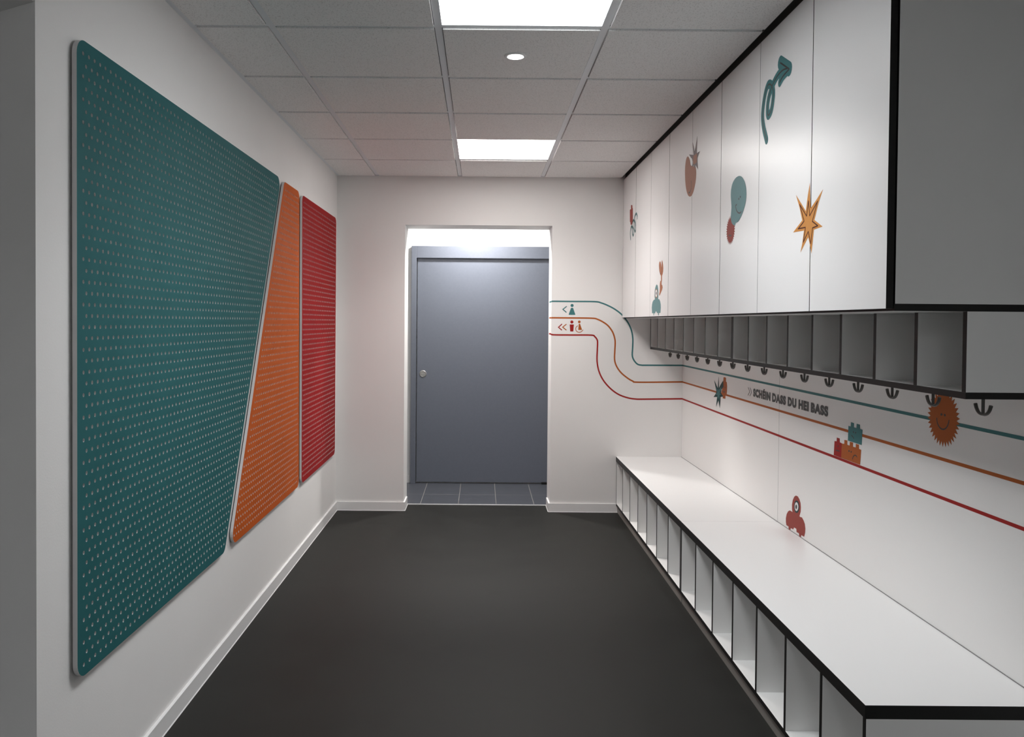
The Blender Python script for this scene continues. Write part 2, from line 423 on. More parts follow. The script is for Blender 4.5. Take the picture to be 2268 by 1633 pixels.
pegboard('large teal perforated board with slanted right edge', [(2.193, 2.194), (4.413, 2.203), (3.459, 0.456), (2.193, 0.462)], 2.2283, TEALB, 0.045)
pegboard('orange perforated board with slanted left edge between teal and red boards', [(4.488, 2.2), (4.858, 2.202), (4.870, 0.455), (3.544, 0.456)], 2.2283+0.012, ORANB, 0.045)
pegboard('red rectangular perforated board beside the far corner', [(4.934, 2.197), (6.086, 2.202), (6.072, 0.456), (4.946, 0.454)], 2.2283+0.02, REDB, 0.045)

# ================================================================== RIGHT-HAND FURNITURE
N8 = (YB - YE)/8; U1 = N8*2; U2L = N8*4
# ---- wall cupboards, four units of two doors
def cupboard(loc, label):
    t = thing('wall_cupboard', label, 'cupboard', loc, 'white wall cupboards')
    c = MB(); x0, x1 = 0.024, XR - XC; z0, z1 = -0.006, 1.045
    c.box(x0-0.002, x1, 0, U1, z0, z0+0.019, LAMIN, xm=BLACK, ym=BLACK, yp=BLACK)
    c.box(x0, x1, 0, 0.019, z0+0.019, z1-0.019, LAMIN, xm=BLACK); c.box(x0, x1, U1-0.019, U1, z0+0.019, z1-0.019, LAMIN, xm=BLACK)
    c.box(x0, x1, 0, U1, z1-0.019, z1, LAMIN, xm=BLACK); c.box(x1-0.008, x1, 0.019, U1-0.019, z0+0.019, z1-0.019, LAMIN)
    c.build('carcass', t, world=False)
    g_ = 0.0026
    for k in range(2):
        d = MB(); d.box(0, 0.019, k*N8+g_*(1 if k else 0.2), (k+1)*N8-g_*(1 if not k else 0.9), 0, 1.0415, BLACK, xm=LAM, xp=LAMIN)
        d.build('door', t, world=False)
    return t
c0 = cupboard((XC, YE, 1.485), 'white two-door wall cupboard nearest the viewer, with orange star and teal arrow')
dup(c0, (XC, YE+U1, 1.485), 'white two-door wall cupboard with the teal balloon face and red spiky ball')
dup(c0, (XC, YE+2*U1, 1.485), 'white two-door wall cupboard with the teal one-eyed creature at its lower edge')
dup(c0, (XC, YE+3*U1, 1.485), 'white two-door wall cupboard at the far wall, with small red bottle sticker')
# ---- cubby shelf under them, two units of eight
ZS = 1.2465
def cubby(loc, label):
    t = thing('cubby_shelf', label, 'shelf', loc, 'open cubby shelves under the cupboards')
    L_, n = U2L, 8; x1 = XR - XCU; top = 1.4788 - ZS; P = L_/n
    MB().box(0, x1, 0, L_, 0, 0.018, LAMIN, xm=BLACK, ym=BLACK, yp=BLACK).build('bottom_board', t, world=False)
    MB().box(x1-0.008, x1, 0, L_, 0.018, top, LAMIN).build('back_panel', t, world=False)
    for i in range(n+1):
        a = 0 if i == 0 else (L_-0.019 if i == n else i*P-0.0095)
        MB().box(0.0005, x1-0.008, a, a+0.019, 0.018, top, LAMIN, xm=BLACK).build('side_panel' if i in (0, n) else 'divider', t, world=False)
    return t
s0 = cubby((XCU, YE, ZS), 'near half of the open white cubby shelf with black edges below the cupboards')
dup(s0, (XCU, YE+U2L, ZS), 'far half of the open white cubby shelf, reaching the back wall')
# ---- bench with shoe compartments, two units of seven
def bench(loc, label):
    t = thing('bench', label, 'bench', loc, 'white benches with shoe compartments')
    L_, n = U2L, 7; x1 = XR - XB; P = L_/n; zs = 0.389
    MB().box(0, x1, 0.0004, L_-0.0004, zs, 0.4265, BLACK, zp=LAM, zm=LAMIN).build('seat_top', t, world=False, bevel=0.0008)
    MB().box(0.003, x1, 0.001, L_, 0.052, 0.070, LAMIN, xm=BLACK, ym=BLACK, yp=BLACK).build('bottom_board', t, world=False)
    MB().box(0.012, 0.028, 0.012, L_, 0, 0.052, PLINTH).build('plinth', t, world=False)
    MB().box(x1-0.010, x1, 0.002, L_, 0.070, zs, LAMIN).build('back_panel', t, world=False)
    for i in range(n+1):
        a = 0.001 if i == 0 else (L_-0.019 if i == n else i*P-0.0095)
        MB().box(0.003, x1-0.010, a, a+0.019-(0.001 if i == n else 0), 0.070, zs, LAMIN, xm=BLACK).build('side_panel' if i in (0, n) else 'divider', t, world=False)
    return t
b0 = bench((XB, YE, 0), 'near half of the long white bench with black edges and open shoe compartments')
dup(b0, (XB, YE+U2L, 0), 'far half of the long white bench, ending at the back wall beside the doorway')
# ---- laminate panels on the right wall
def wpanel(loc, label):
    o = MB(); o.box(0, 0.012, 0.0011, U2L-0.0011, 0, 0.8195, LAMW, ym=SEAL, yp=SEAL)
    o = o.build('wall_panel', world=False); o.location = loc
    return tag(o, label, 'wall panel', 'white panels above the bench')
p0 = wpanel((XR, YE, 0.427), 'white laminate wall panel above the near bench half, with orange sun')
p1 = dup(p0, (XR, YE+U2L, 0.427), 'white laminate wall panel above the far bench half, with teal starburst')
struct(MB().box(XR - 0.0022, XR - 0.0002, YE + 0.001, YB, 0.4266, 0.4286, SEAL).build('trim_3'))   # sealant line along the bench
# ---- coat hooks, one under each compartment
def hook(loc, label):
    t = thing('coat_hook', label, 'hook', loc, 'double coat hooks under the cubby shelf')
    s_ = MB(); s_.lathe(0, 0, [(0.010, 0.0), (0.010, -0.002), (0.0055, -0.0035), (0.0045, -0.006), (0.0043, -0.051)], HOOKM, 20)
    s_.build('stem', t, world=False, smooth=False)
    half = [(0, -0.0530), (0.007, -0.0528), (0.014, -0.0514), (0.021, -0.0480), (0.0265, -0.0430), (0.0310, -0.0365), (0.0342, -0.0295), (0.0358, -0.0255)]
    pts = [(0, -y, z) for y, z in half[:0:-1]] + [(0, y, z) for y, z in half]
    rad = [0.0041 + 0.0010*abs(p[1])/0.036 for p in pts]
    b = MB(); b.tube(pts, rad, HOOKM, 12); b.build('prongs', t, world=False, smooth=True)
    return t
P16 = (YB-YE)/16
ordn = ['nearest to the viewer', 'second from the near end', 'third from the near end', 'fourth from the near end', 'fifth from the near end', 'sixth from the near end', 'seventh from the near end', 'eighth from the near end',
        'eighth from the back wall', 'seventh from the back wall', 'sixth from the back wall', 'fifth from the back wall', 'fourth from the back wall', 'third from the back wall', 'second from the back wall', 'closest to the back wall']
for i in range(16):
    loc = (1.404, YE + P16*(i+0.5) - 0.006, ZS); lb = 'dark metal double coat hook, ' + ordn[i]
    if i == 0: h0 = hook(loc, lb)
    else: dup(h0, loc, lb)

# ================================================================== VINYL STICKERS
def smooth_closed(p, n=4):
    out = []; k = len(p)
    for i in range(k):
        a, b_, c, d = p[i-1], p[i], p[(i+1) % k], p[(i+2) % k]
        for j in range(n):
            t = j/n
            out.append(tuple(0.5*((2*b_[q]) + (-a[q]+c[q])*t + (2*a[q]-5*b_[q]+4*c[q]-d[q])*t*t + (-a[q]+3*b_[q]-3*c[q]+d[q])*t**3) for q in (0, 1)))
    return out
def smooth_open(p, n=5):
    if len(p) < 3: return p
    e = [tuple(2*p[0][q]-p[1][q] for q in (0, 1))] + list(p) + [tuple(2*p[-1][q]-p[-2][q] for q in (0, 1))]
    out = []
    for i in range(1, len(e)-2):
        a, b_, c, d = e[i-1], e[i], e[i+1], e[i+2]
        for j in range(n):
            t = j/n
            out.append(tuple(0.5*((2*b_[q]) + (-a[q]+c[q])*t + (2*a[q]-5*b_[q]+4*c[q]-d[q])*t*t + (-a[q]+3*b_[q]-3*c[q]+d[q])*t**3) for q in (0, 1)))
    return out + [p[-1]]
class Plane:
    def __init__(s, ax, val): s.ax, s.val = ax, val
    def p(s, q, off): return (s.val-off, q[0], q[1]) if s.ax == 'x' else (q[0], s.val-off, q[1])
DOORS, PANEL, BACK = Plane('x', XC), Plane('x', XR), Plane('y', YB)
def shape(b, pl, pts, mat, o0, o1):
    """a cut-out film from offset o0 (on the surface) to o1"""
    k = len(pts)
    b.face([pl.p(q, o1) for q in pts], mat)
    for i in range(k):
        a, c = pts[i], pts[(i+1) % k]
        b.face([pl.p(a, o0), pl.p(c, o0), pl.p(c, o1), pl.p(a, o1)], mat)
def strip(b, pl, pts, w, mat, off, caps=True, under=None):
    """a ribbon of film of width w along pts"""
    P = [Vector(p) for p in pts]; Lf, Rt = [], []
    for i, p in enumerate(P):
        d1 = (P[i]-P[i-1]).normalized() if i else (P[1]-P[0]).normalized()
        d2 = (P[i+1]-P[i]).normalized() if i < len(P)-1 else d1
        n1, n2 = Vector((-d1.y, d1.x)), Vector((-d2.y, d2.x)); n = (n1+n2)
        n = n.normalized() if n.length > 1e-6 else n1
        k = 1/max(0.35, n.dot(n1)); Lf.append(p+n*w/2*k); Rt.append(p-n*w/2*k)
    for i in range(len(P)-1):
        b.face([pl.p(q, off + 1.2e-6*i) for q in (Lf[i], Lf[i+1], Rt[i+1], Rt[i])], mat)
    if caps:
        for p in (P[0], P[-1]):
            b.face([pl.p((p.x+w/2*math.cos(a*math.pi/8), p.y+w/2*math.sin(a*math.pi/8)), off-0.00003) for a in range(16)], mat)
def circle(c, r, n=28): return [(c[0]+r*math.cos(2*math.pi*j/n), c[1]+r*math.sin(2*math.pi*j/n)) for j in range(n)]
def spiky(c, ro, ri, n, ph=0.0):
    return [(c[0]+(ro if j % 2 == 0 else ri)*math.cos(math.pi*j/n+ph), c[1]+(ro if j % 2 == 0 else ri)*math.sin(math.pi*j/n+ph)) for j in range(2*n)]
def root_for(name, label, pl, pts, cat='sticker', group=None):
    s_ = sum(p[0] for p in pts)/len(pts); z = min(p[1] for p in pts)
    return thing(name, label, cat, pl.p((s_, z), 0.0003), group)
def part(name, fn, root):
    b = MB(); fn(b); return b.build(name, root, origin=root.location)
G1 = 'stickers on the cupboard doors'; G2 = 'stickers on the wall panels'
E1, E2, E3 = 0.0005, 0.0008, 0.0011
# outlines of the stickers, (distance along the wall, height) in metres on their own surface
S = {
    'red_bottle': [(5.9051, 2.2888), (5.8758, 2.2886), (5.8539, 2.2815), (5.8495, 2.2632), (5.8331, 2.256), (5.8274, 2.1653), (5.843, 2.1594), (5.8582, 2.1455), (5.9128, 2.151), (5.9194, 2.1686), (5.942, 2.1774), (5.9473, 2.2619), (5.9309, 2.2636), (5.9034, 2.2618)],
    'squiggle': [(5.9062, 2.047), (5.9218, 2.0854), (5.9127, 2.1142), (5.8844, 2.1328), (5.852, 2.131), (5.8028, 2.1096), (5.7901, 2.0751), (5.8052, 2.0631), (5.8303, 2.0756), (5.8506, 2.1092), (5.8577, 2.1375), (5.8398, 2.159), (5.796, 2.1692), (5.748, 2.1516), (5.7255, 2.122), (5.7206, 2.0926), (5.7386, 2.0831), (5.7625, 2.1012), (5.7748, 2.1317), (5.7749, 2.1666), (5.7555, 2.1893), (5.7202, 2.202), (5.6895, 2.1999), (5.6631, 2.1793), (5.6623, 2.1659)],
    'teal_critter': [(5.0883, 1.4916), (5.0948, 1.5049), (5.1353, 1.5053), (5.1456, 1.5407), (5.1385, 1.5599), (5.122, 1.5765), (5.0881, 1.5877), (5.0564, 1.5892), (5.0666, 1.611), (5.0659, 1.6372), (5.0524, 1.6582), (5.0308, 1.6739), (5.0057, 1.6803), (4.981, 1.6717), (4.9669, 1.6546), (4.9569, 1.6308), (4.9577, 1.6075), (4.9632, 1.5889), (4.9329, 1.5881), (4.9087, 1.5758), (4.8906, 1.5569), (4.8852, 1.536), (4.8941, 1.505), (4.9336, 1.5043), (4.9382, 1.4903), (4.9577, 1.4905), (4.9628, 1.5046), (4.9936, 1.5061), (5.0028, 1.5121), (5.0186, 1.5171), (5.0329, 1.5125), (5.0436, 1.5043), (5.0742, 1.5039), (5.0769, 1.4915)],
    'teal_eye': [(5.0152, 1.6531), (4.9869, 1.6414), (4.9805, 1.6247), (4.9882, 1.6061), (5.0143, 1.5979), (5.0416, 1.6078), (5.0517, 1.6272), (5.0437, 1.6435)],
    'teal_eye_white': [(5.016, 1.6484), (4.9945, 1.6393), (4.9871, 1.6249), (4.994, 1.6098), (5.0157, 1.6034), (5.0374, 1.6112), (5.0461, 1.627), (5.0379, 1.6409)],
    'teal_pupil': [(5.0165, 1.6366), (5.0073, 1.6315), (5.0048, 1.6255), (5.0078, 1.6197), (5.0164, 1.616), (5.0245, 1.6203), (5.027, 1.6263), (5.024, 1.6321)],
    'fork': [(4.9242, 1.8158), (4.9046, 1.8069), (4.8889, 1.792), (4.8795, 1.7729), (4.8784, 1.7912), (4.8772, 1.8072), (4.8653, 1.8183), (4.8521, 1.8054), (4.8386, 1.7862), (4.8314, 1.7674), (4.8345, 1.7494), (4.8461, 1.7342), (4.8643, 1.7249), (4.8648, 1.6963), (4.8726, 1.6875), (4.8718, 1.6725), (4.8549, 1.6694), (4.8437, 1.6541), (4.8565, 1.6409), (4.8871, 1.626), (4.9129, 1.613), (4.9274, 1.606), (4.9367, 1.6185), (4.9246, 1.632), (4.9192, 1.6503), (4.9223, 1.6667), (4.9169, 1.685), (4.9089, 1.6951), (4.89, 1.6976), (4.8916, 1.7253), (4.9133, 1.7358), (4.9335, 1.7533), (4.9454, 1.7726), (4.9508, 1.7916), (4.9452, 1.8076)],
    'egg': [(4.2869, 2.3129), (4.2625, 2.302), (4.2403, 2.2827), (4.2239, 2.2561), (4.1969, 2.2467), (4.1719, 2.2399), (4.1435, 2.2386), (4.1271, 2.2293), (4.1157, 2.2085), (4.1133, 2.1915), (4.1182, 2.1634), (4.133, 2.1389), (4.1575, 2.1138), (4.1894, 2.0978), (4.2267, 2.0951), (4.2653, 2.1063), (4.2966, 2.1295), (4.32, 2.1615), (4.3352, 2.2011), (4.3416, 2.2393), (4.3388, 2.2715), (4.3269, 2.2975), (4.3085, 2.3112)],
    'burst': [(4.1003, 2.3766), (4.1014, 2.3501), (4.1051, 2.3138), (4.1064, 2.2924), (4.048, 2.2906), (4.0744, 2.2787), (4.0933, 2.2661), (4.0907, 2.245), (4.0787, 2.2078), (4.1029, 2.2226), (4.1235, 2.2369), (4.1325, 2.2261), (4.1428, 2.2239), (4.1556, 2.2389), (4.1624, 2.2443), (4.1801, 2.2389), (4.1967, 2.2429), (4.1825, 2.2545), (4.1798, 2.2665), (4.1987, 2.2829), (4.2311, 2.3), (4.259, 2.3173), (4.1707, 2.2973), (4.1758, 2.3161), (4.1906, 2.3676), (4.1645, 2.3347), (4.1495, 2.3107), (4.1321, 2.3298), (4.1149, 2.3531)],
    'balloon': [(3.4169, 2.0571), (3.3875, 2.0476), (3.3626, 2.0327), (3.3439, 2.0142), (3.3311, 1.993), (3.3259, 1.9694), (3.3302, 1.9454), (3.3401, 1.9278), (3.3572, 1.9092), (3.3806, 1.8912), (3.4167, 1.8725), (3.4385, 1.8683), (3.4606, 1.8671), (3.4681, 1.861), (3.4763, 1.8581), (3.496, 1.8644), (3.5128, 1.8724), (3.5254, 1.888), (3.5288, 1.9045), (3.5244, 1.9241), (3.5226, 1.944), (3.527, 1.9667), (3.5325, 1.9877), (3.5322, 2.0098), (3.5232, 2.0305), (3.5042, 2.0463), (3.4755, 2.0563), (3.447, 2.0591)],
    'balloon_eye_a': [(3.4216, 1.9668), (3.4158, 1.963), (3.4168, 1.9587), (3.4224, 1.9582), (3.4269, 1.9614), (3.4265, 1.9652)],
    'balloon_eye_b': [(3.402, 1.9726), (3.3963, 1.9688), (3.3973, 1.9645), (3.4022, 1.9635), (3.4067, 1.9669), (3.4062, 1.9707)],
    'balloon_mouth': [(3.4481, 1.9423), (3.4627, 1.9405), (3.4604, 1.9332), (3.4503, 1.92), (3.434, 1.909), (3.4118, 1.9021), (3.3933, 1.9025), (3.3873, 1.9046)],
    'ball_mouth': [(3.5519, 1.8254), (3.537, 1.8212), (3.5204, 1.8214)],
    'star': [(2.6831, 1.9025), (2.6789, 1.8673), (2.6741, 1.8192), (2.625, 1.8419), (2.5784, 1.8661), (2.6107, 1.8286), (2.6416, 1.7778), (2.5772, 1.7492), (2.6439, 1.7468), (2.6485, 1.7273), (2.6612, 1.6714), (2.6722, 1.6968), (2.6897, 1.7281), (2.7531, 1.6828), (2.7391, 1.7104), (2.7257, 1.7531), (2.8206, 1.7573), (2.7422, 1.7888), (2.7668, 1.835), (2.7998, 1.8824), (2.752, 1.8462), (2.7133, 1.8158), (2.6986, 1.8631)],
    'star_line': [(2.6907, 1.846), (2.6797, 1.7962), (2.6178, 1.8345), (2.6574, 1.7754), (2.613, 1.7559), (2.6548, 1.7537), (2.6671, 1.7042), (2.6886, 1.746), (2.7291, 1.7153), (2.7131, 1.7622), (2.7756, 1.7646), (2.7251, 1.7845), (2.7642, 1.845), (2.7045, 1.7987), (2.6907, 1.846)],
    'wall_burst': [(5.2714, 1.1012), (5.2642, 1.0664), (5.2597, 1.0283), (5.2252, 1.0533), (5.1701, 1.0843), (5.1605, 1.0489), (5.2075, 1.023), (5.2174, 1.0015), (5.1955, 0.9955), (5.1628, 0.9835), (5.2216, 0.9757), (5.2233, 0.9533), (5.2346, 0.9028), (5.2494, 0.9252), (5.2671, 0.9491), (5.3181, 0.9029), (5.3058, 0.9422), (5.2986, 0.9687), (5.3779, 0.9606), (5.3222, 0.9909), (5.3144, 1.0045), (5.3353, 1.0287), (5.3689, 1.0734), (5.3308, 1.0534), (5.2874, 1.0261), (5.2781, 1.0654)],
    'orange_bottle': [(5.163, 1.1044), (5.1446, 1.1072), (5.1236, 1.1071), (5.1114, 1.1025), (5.112, 1.0814), (5.0937, 1.0789), (5.0864, 1.0547), (5.0886, 1.0235), (5.0929, 1.0045), (5.1168, 0.9923), (5.1201, 0.9733), (5.1755, 0.9713), (5.1735, 0.9848), (5.2064, 0.9977), (5.2019, 1.0171), (5.1887, 1.0245), (5.1846, 1.0501), (5.1671, 1.0767), (5.1649, 1.0862)],
    'obottle_eye_a': [(5.1668, 1.0484), (5.1592, 1.0443), (5.1642, 1.0384), (5.1735, 1.0416)],
    'obottle_eye_b': [(5.1262, 1.0492), (5.1192, 1.0443), (5.1257, 1.0383), (5.1338, 1.0431)],
    'obottle_mouth': [(5.1739, 1.0171), (5.1588, 1.0129), (5.144, 1.0123), (5.13, 1.0185)],
    'teal_brick': [(3.3991, 1.0215), (3.3785, 1.0215), (3.3763, 1.0395), (3.3502, 1.0388), (3.3511, 1.0217), (3.3269, 1.0222), (3.3252, 1.0395), (3.298, 1.0394), (3.2966, 1.0223), (3.2753, 1.0218), (3.2799, 0.9598), (3.4027, 0.96)],
    'red_brick': [(3.531, 0.9396), (3.5105, 0.941), (3.5089, 0.9574), (3.4814, 0.9574), (3.4802, 0.9413), (3.4598, 0.94), (3.463, 0.8774), (3.5367, 0.8778)],
    'orange_brick': [(3.4597, 0.9389), (3.4364, 0.9411), (3.4355, 0.9579), (3.4086, 0.9591), (3.408, 0.9413), (3.3858, 0.9413), (3.3843, 0.9574), (3.3559, 0.9583), (3.3559, 0.9412), (3.331, 0.9418), (3.3301, 0.9569), (3.3034, 0.957), (3.3028, 0.9409), (3.2833, 0.9395), (3.2902, 0.878), (3.463, 0.8774)],
    'tb_eye_a': [(3.3528, 1.0058), (3.3481, 1.0028), (3.3525, 0.9977), (3.3575, 1.0015)],
    'tb_eye_b': [(3.3328, 1.0059), (3.3281, 1.0026), (3.3325, 0.9978), (3.3375, 1.0016)],
    'tb_mouth': [(3.3691, 0.9859), (3.3583, 0.9828), (3.3471, 0.9765)],
    'rb_eye': [(3.4951, 0.9255), (3.4894, 0.9234), (3.4955, 0.9193), (3.5006, 0.9219)],
    'rb_mouth': [(3.5163, 0.902), (3.498, 0.9025), (3.4809, 0.9032)],
    'ob_eye_a': [(3.391, 0.922), (3.385, 0.9194), (3.3907, 0.9141), (3.3967, 0.9175)],
    'ob_eye_b': [(3.3705, 0.9219), (3.3652, 0.9188), (3.3702, 0.9138), (3.3756, 0.9172)],
    'ob_mouth': [(3.3577, 0.8899), (3.3523, 0.8999), (3.3397, 0.9085), (3.3284, 0.9097), (3.317, 0.9057)],
    'sun_eye_a': [(2.7142, 1.1505), (2.7091, 1.1488), (2.7081, 1.1464), (2.7116, 1.143), (2.7162, 1.142), (2.7197, 1.1438), (2.7191, 1.1484)],
    'sun_eye_b': [(2.6955, 1.1507), (2.6909, 1.149), (2.6895, 1.1453), (2.693, 1.1421), (2.6968, 1.1425), (2.6994, 1.1454), (2.6986, 1.1491)],
    'sun_mouth': [(2.7412, 1.1305), (2.739, 1.1201), (2.7336, 1.1104), (2.7229, 1.1021), (2.7101, 1.0982), (2.6965, 1.0997), (2.6854, 1.105), (2.6768, 1.1143), (2.6716, 1.1245), (2.6698, 1.1317)],
    'red_critter': [(4.0404, 0.4267), (4.0433, 0.4403), (4.072, 0.4394), (4.0784, 0.454), (4.0792, 0.4737), (4.0695, 0.4958), (4.0511, 0.5136), (4.0301, 0.5229), (4.009, 0.5243), (3.9949, 0.5222), (4.0011, 0.5367), (4.0019, 0.5578), (3.9927, 0.5828), (3.9751, 0.6024), (3.9549, 0.6129), (3.9301, 0.6138), (3.9097, 0.6043), (3.8958, 0.5901), (3.8906, 0.5689), (3.8928, 0.5477), (3.9065, 0.5238), (3.8998, 0.5219), (3.8757, 0.5251), (3.8558, 0.5154), (3.8402, 0.5022), (3.8329, 0.4819), (3.8356, 0.4625), (3.8463, 0.4402), (3.8811, 0.4396), (3.885, 0.4274), (3.9058, 0.4288), (3.9089, 0.4401), (3.9389, 0.4393), (3.9427, 0.4532), (3.9714, 0.4539), (3.9815, 0.4408), (4.0126, 0.44), (4.0182, 0.4279)],
    'rc_ring': [(3.9472, 0.5901), (3.9292, 0.5905), (3.9164, 0.5838), (3.9096, 0.568), (3.9142, 0.5514), (3.9271, 0.5371), (3.9404, 0.5318), (3.9562, 0.5312), (3.9679, 0.539), (3.974, 0.5534), (3.9702, 0.5719), (3.9606, 0.5836)],
    'rc_white': [(3.9469, 0.5823), (3.9334, 0.5818), (3.9241, 0.5751), (3.9206, 0.5647), (3.9254, 0.5514), (3.9363, 0.542), (3.9475, 0.5394), (3.959, 0.5428), (3.9663, 0.5543), (3.9636, 0.5672), (3.9567, 0.5766)],
    'rc_pupil': [(3.9473, 0.5703), (3.9396, 0.5691), (3.9353, 0.5622), (3.939, 0.5535), (3.9465, 0.5489), (3.9538, 0.5502), (3.9577, 0.5571), (3.9544, 0.5658)],
    'arrow_mid': [(3.0986, 2.1352), (3.1313, 2.1876), (3.1465, 2.2341), (3.1388, 2.2775), (3.1186, 2.3171), (3.0943, 2.3376), (3.0694, 2.3353), (3.0478, 2.3206), (3.0329, 2.2932), (3.0385, 2.2632), (3.0546, 2.2332), (3.0823, 2.2235), (3.0938, 2.2408), (3.0881, 2.2765), (3.0647, 2.307), (3.0377, 2.3262), (2.9911, 2.3438), (2.9389, 2.3482), (2.8974, 2.3413)],
    'arrow_head': [(2.9662, 2.3827), (2.8784, 2.3331), (2.9379, 2.3256), (2.9686, 2.3134)],
    'stripe_teal': [(0.5268, 1.602), (0.5477, 1.6038), (0.6735, 1.6037), (0.857, 1.6036), (0.9095, 1.5936), (0.9622, 1.573), (1.0149, 1.5446), (1.0678, 1.5031), (1.1104, 1.4484), (1.1373, 1.3909), (1.1495, 1.3281), (1.1493, 1.2599), (1.1474, 1.1968), (1.1609, 1.1602), (1.1875, 1.1315), (1.2191, 1.1239), (1.2663, 1.1237), (1.3178, 1.1241)],
    'stripe_orange': [(0.5238, 1.4788), (0.6748, 1.4785), (0.8374, 1.4777), (0.8794, 1.4702), (0.9268, 1.4469), (0.9639, 1.4184), (0.9958, 1.3741), (1.0121, 1.327), (1.0162, 1.2903), (1.0142, 1.2325), (1.0128, 1.1695), (1.0249, 1.1223), (1.0569, 1.0727), (1.1046, 1.031), (1.1522, 1.0025), (1.1996, 0.9939), (1.3193, 0.9949)],
    'stripe_red': [(0.5249, 1.3556), (0.5502, 1.3495), (0.6761, 1.349), (0.8335, 1.3492), (0.8598, 1.3389), (0.8784, 1.3154), (0.8824, 1.2892), (0.8809, 1.2315), (0.8802, 1.1527), (0.8941, 1.0792), (0.9263, 1.0112), (0.9795, 0.9485), (1.0431, 0.9017), (1.1117, 0.8759), (1.1748, 0.8659), (1.2431, 0.8654), (1.3209, 0.866)],
    'picto_dress': [(0.6805, 1.5547), (0.6923, 1.5548), (0.6957, 1.5506), (0.7112, 1.5096), (0.7113, 1.5029), (0.6643, 1.5026), (0.6609, 1.5059), (0.6625, 1.5109), (0.6764, 1.5496)],
    'chev1': [(0.6455, 1.5665), (0.6169, 1.5433), (0.644, 1.52)],
    'chev2': [(0.6113, 1.4317), (0.5847, 1.4071), (0.6109, 1.3847)],
    'chev3': [(0.6449, 1.4311), (0.6165, 1.4082), (0.645, 1.3853)],
    'man_body': [(0.6701, 1.4288), (0.7006, 1.429), (0.702, 1.424), (0.6983, 1.3786), (0.6958, 1.3761), (0.6756, 1.3759), (0.6722, 1.3784), (0.6693, 1.4237)],
    'wc_body': [(0.7388, 1.4335), (0.7464, 1.4344), (0.7498, 1.4294), (0.7627, 1.3976), (0.7628, 1.3917), (0.7594, 1.3887), (0.7393, 1.389), (0.7346, 1.3932), (0.735, 1.3991), (0.7375, 1.4293)],
    'wc_wheel': [(0.7298, 1.4192), (0.7189, 1.409), (0.7154, 1.3956), (0.7192, 1.3822), (0.7294, 1.373), (0.7429, 1.3698), (0.7562, 1.3732), (0.7646, 1.3808), (0.7704, 1.3876)],
    'text_chev1': [(4.6856, 1.0798), (4.6568, 1.0576), (4.6871, 1.0329)],
    'text_chev2': [(4.6522, 1.0802), (4.6245, 1.0577), (4.6536, 1.0325)],
}
# far cupboard: bottle and squiggle
t = root_for('bottle_sticker', 'small red bottle-shaped sticker on the farthest cupboard', DOORS, S['red_bottle'], group=G1)
part('bottle_shape', lambda b: shape(b, DOORS, S['red_bottle'], REDS, 0.0003, E2), t)
t = root_for('squiggle_sticker', 'thin teal looping squiggle sticker below the small red bottle', DOORS, S['squiggle'], group=G1)
sq = smooth_open(S['squiggle'])
part('band', lambda b: strip(b, DOORS, sq, 0.019, TEALL, E1), t)
part('centre_line', lambda b: strip(b, DOORS, sq, 0.006, TEALD, E2), t)
# one-eyed creature and fork
t = root_for('creature_sticker', 'teal one-eyed creature sticker standing at a cupboard door bottom', DOORS, S['teal_critter'], group=G1)
part('body', lambda b: shape(b, DOORS, S['teal_critter'], TEALL, 0.0003, E1), t)
e = part('eye', lambda b: shape(b, DOORS, smooth_closed(S['teal_eye']), ORANP, E1, E2), t)
part('eye_white', lambda b: shape(b, DOORS, smooth_closed(S['teal_eye_white']), WHITEV, E2, E3), t).parent = e
part('pupil', lambda b: shape(b, DOORS, smooth_closed(S['teal_pupil']), INK, E3, E3+0.0003), t).parent = e
t = root_for('fork_sticker', 'pale orange fork-shaped squiggle sticker above the teal creature', DOORS, S['fork'], group=G1)
part('fork_shape', lambda b: shape(b, DOORS, S['fork'], ORANP, 0.0003, E1), t)
part('centre_line', lambda b: strip(b, DOORS, smooth_open([(4.924,1.795),(4.937,1.765),(4.918,1.745),(4.896,1.737),(4.876,1.745),(4.858,1.762),(4.860,1.785),(4.866,1.805)]), 0.004, BROWN, E2), t)
# egg and burst
t = root_for('egg_sticker', 'salmon egg-shaped sticker across a door gap under a grey burst', DOORS, S['egg'], group=G1)
part('egg_shape', lambda b: shape(b, DOORS, smooth_closed(S['egg']), SALMON, 0.0003, E1), t)
part('smile', lambda b: strip(b, DOORS, smooth_open([(4.208,2.172),(4.204,2.150),(4.212,2.130),(4.235,2.118),(4.256,2.120)]), 0.006, INK, E2), t)
t = root_for('burst_sticker', 'mauve grey starburst sticker overlapping the salmon egg', DOORS, S['burst'], group=G1)
part('burst_shape', lambda b: shape(b, DOORS, S['burst'], GREYB, E1, E2), t)
part('burst_centre', lambda b: shape(b, DOORS, [(4.170,2.292),(4.105,2.292),(4.100,2.272),(4.105,2.248),(4.150,2.245),(4.168,2.250),(4.175,2.270)], SALMON, E2, E3), t)
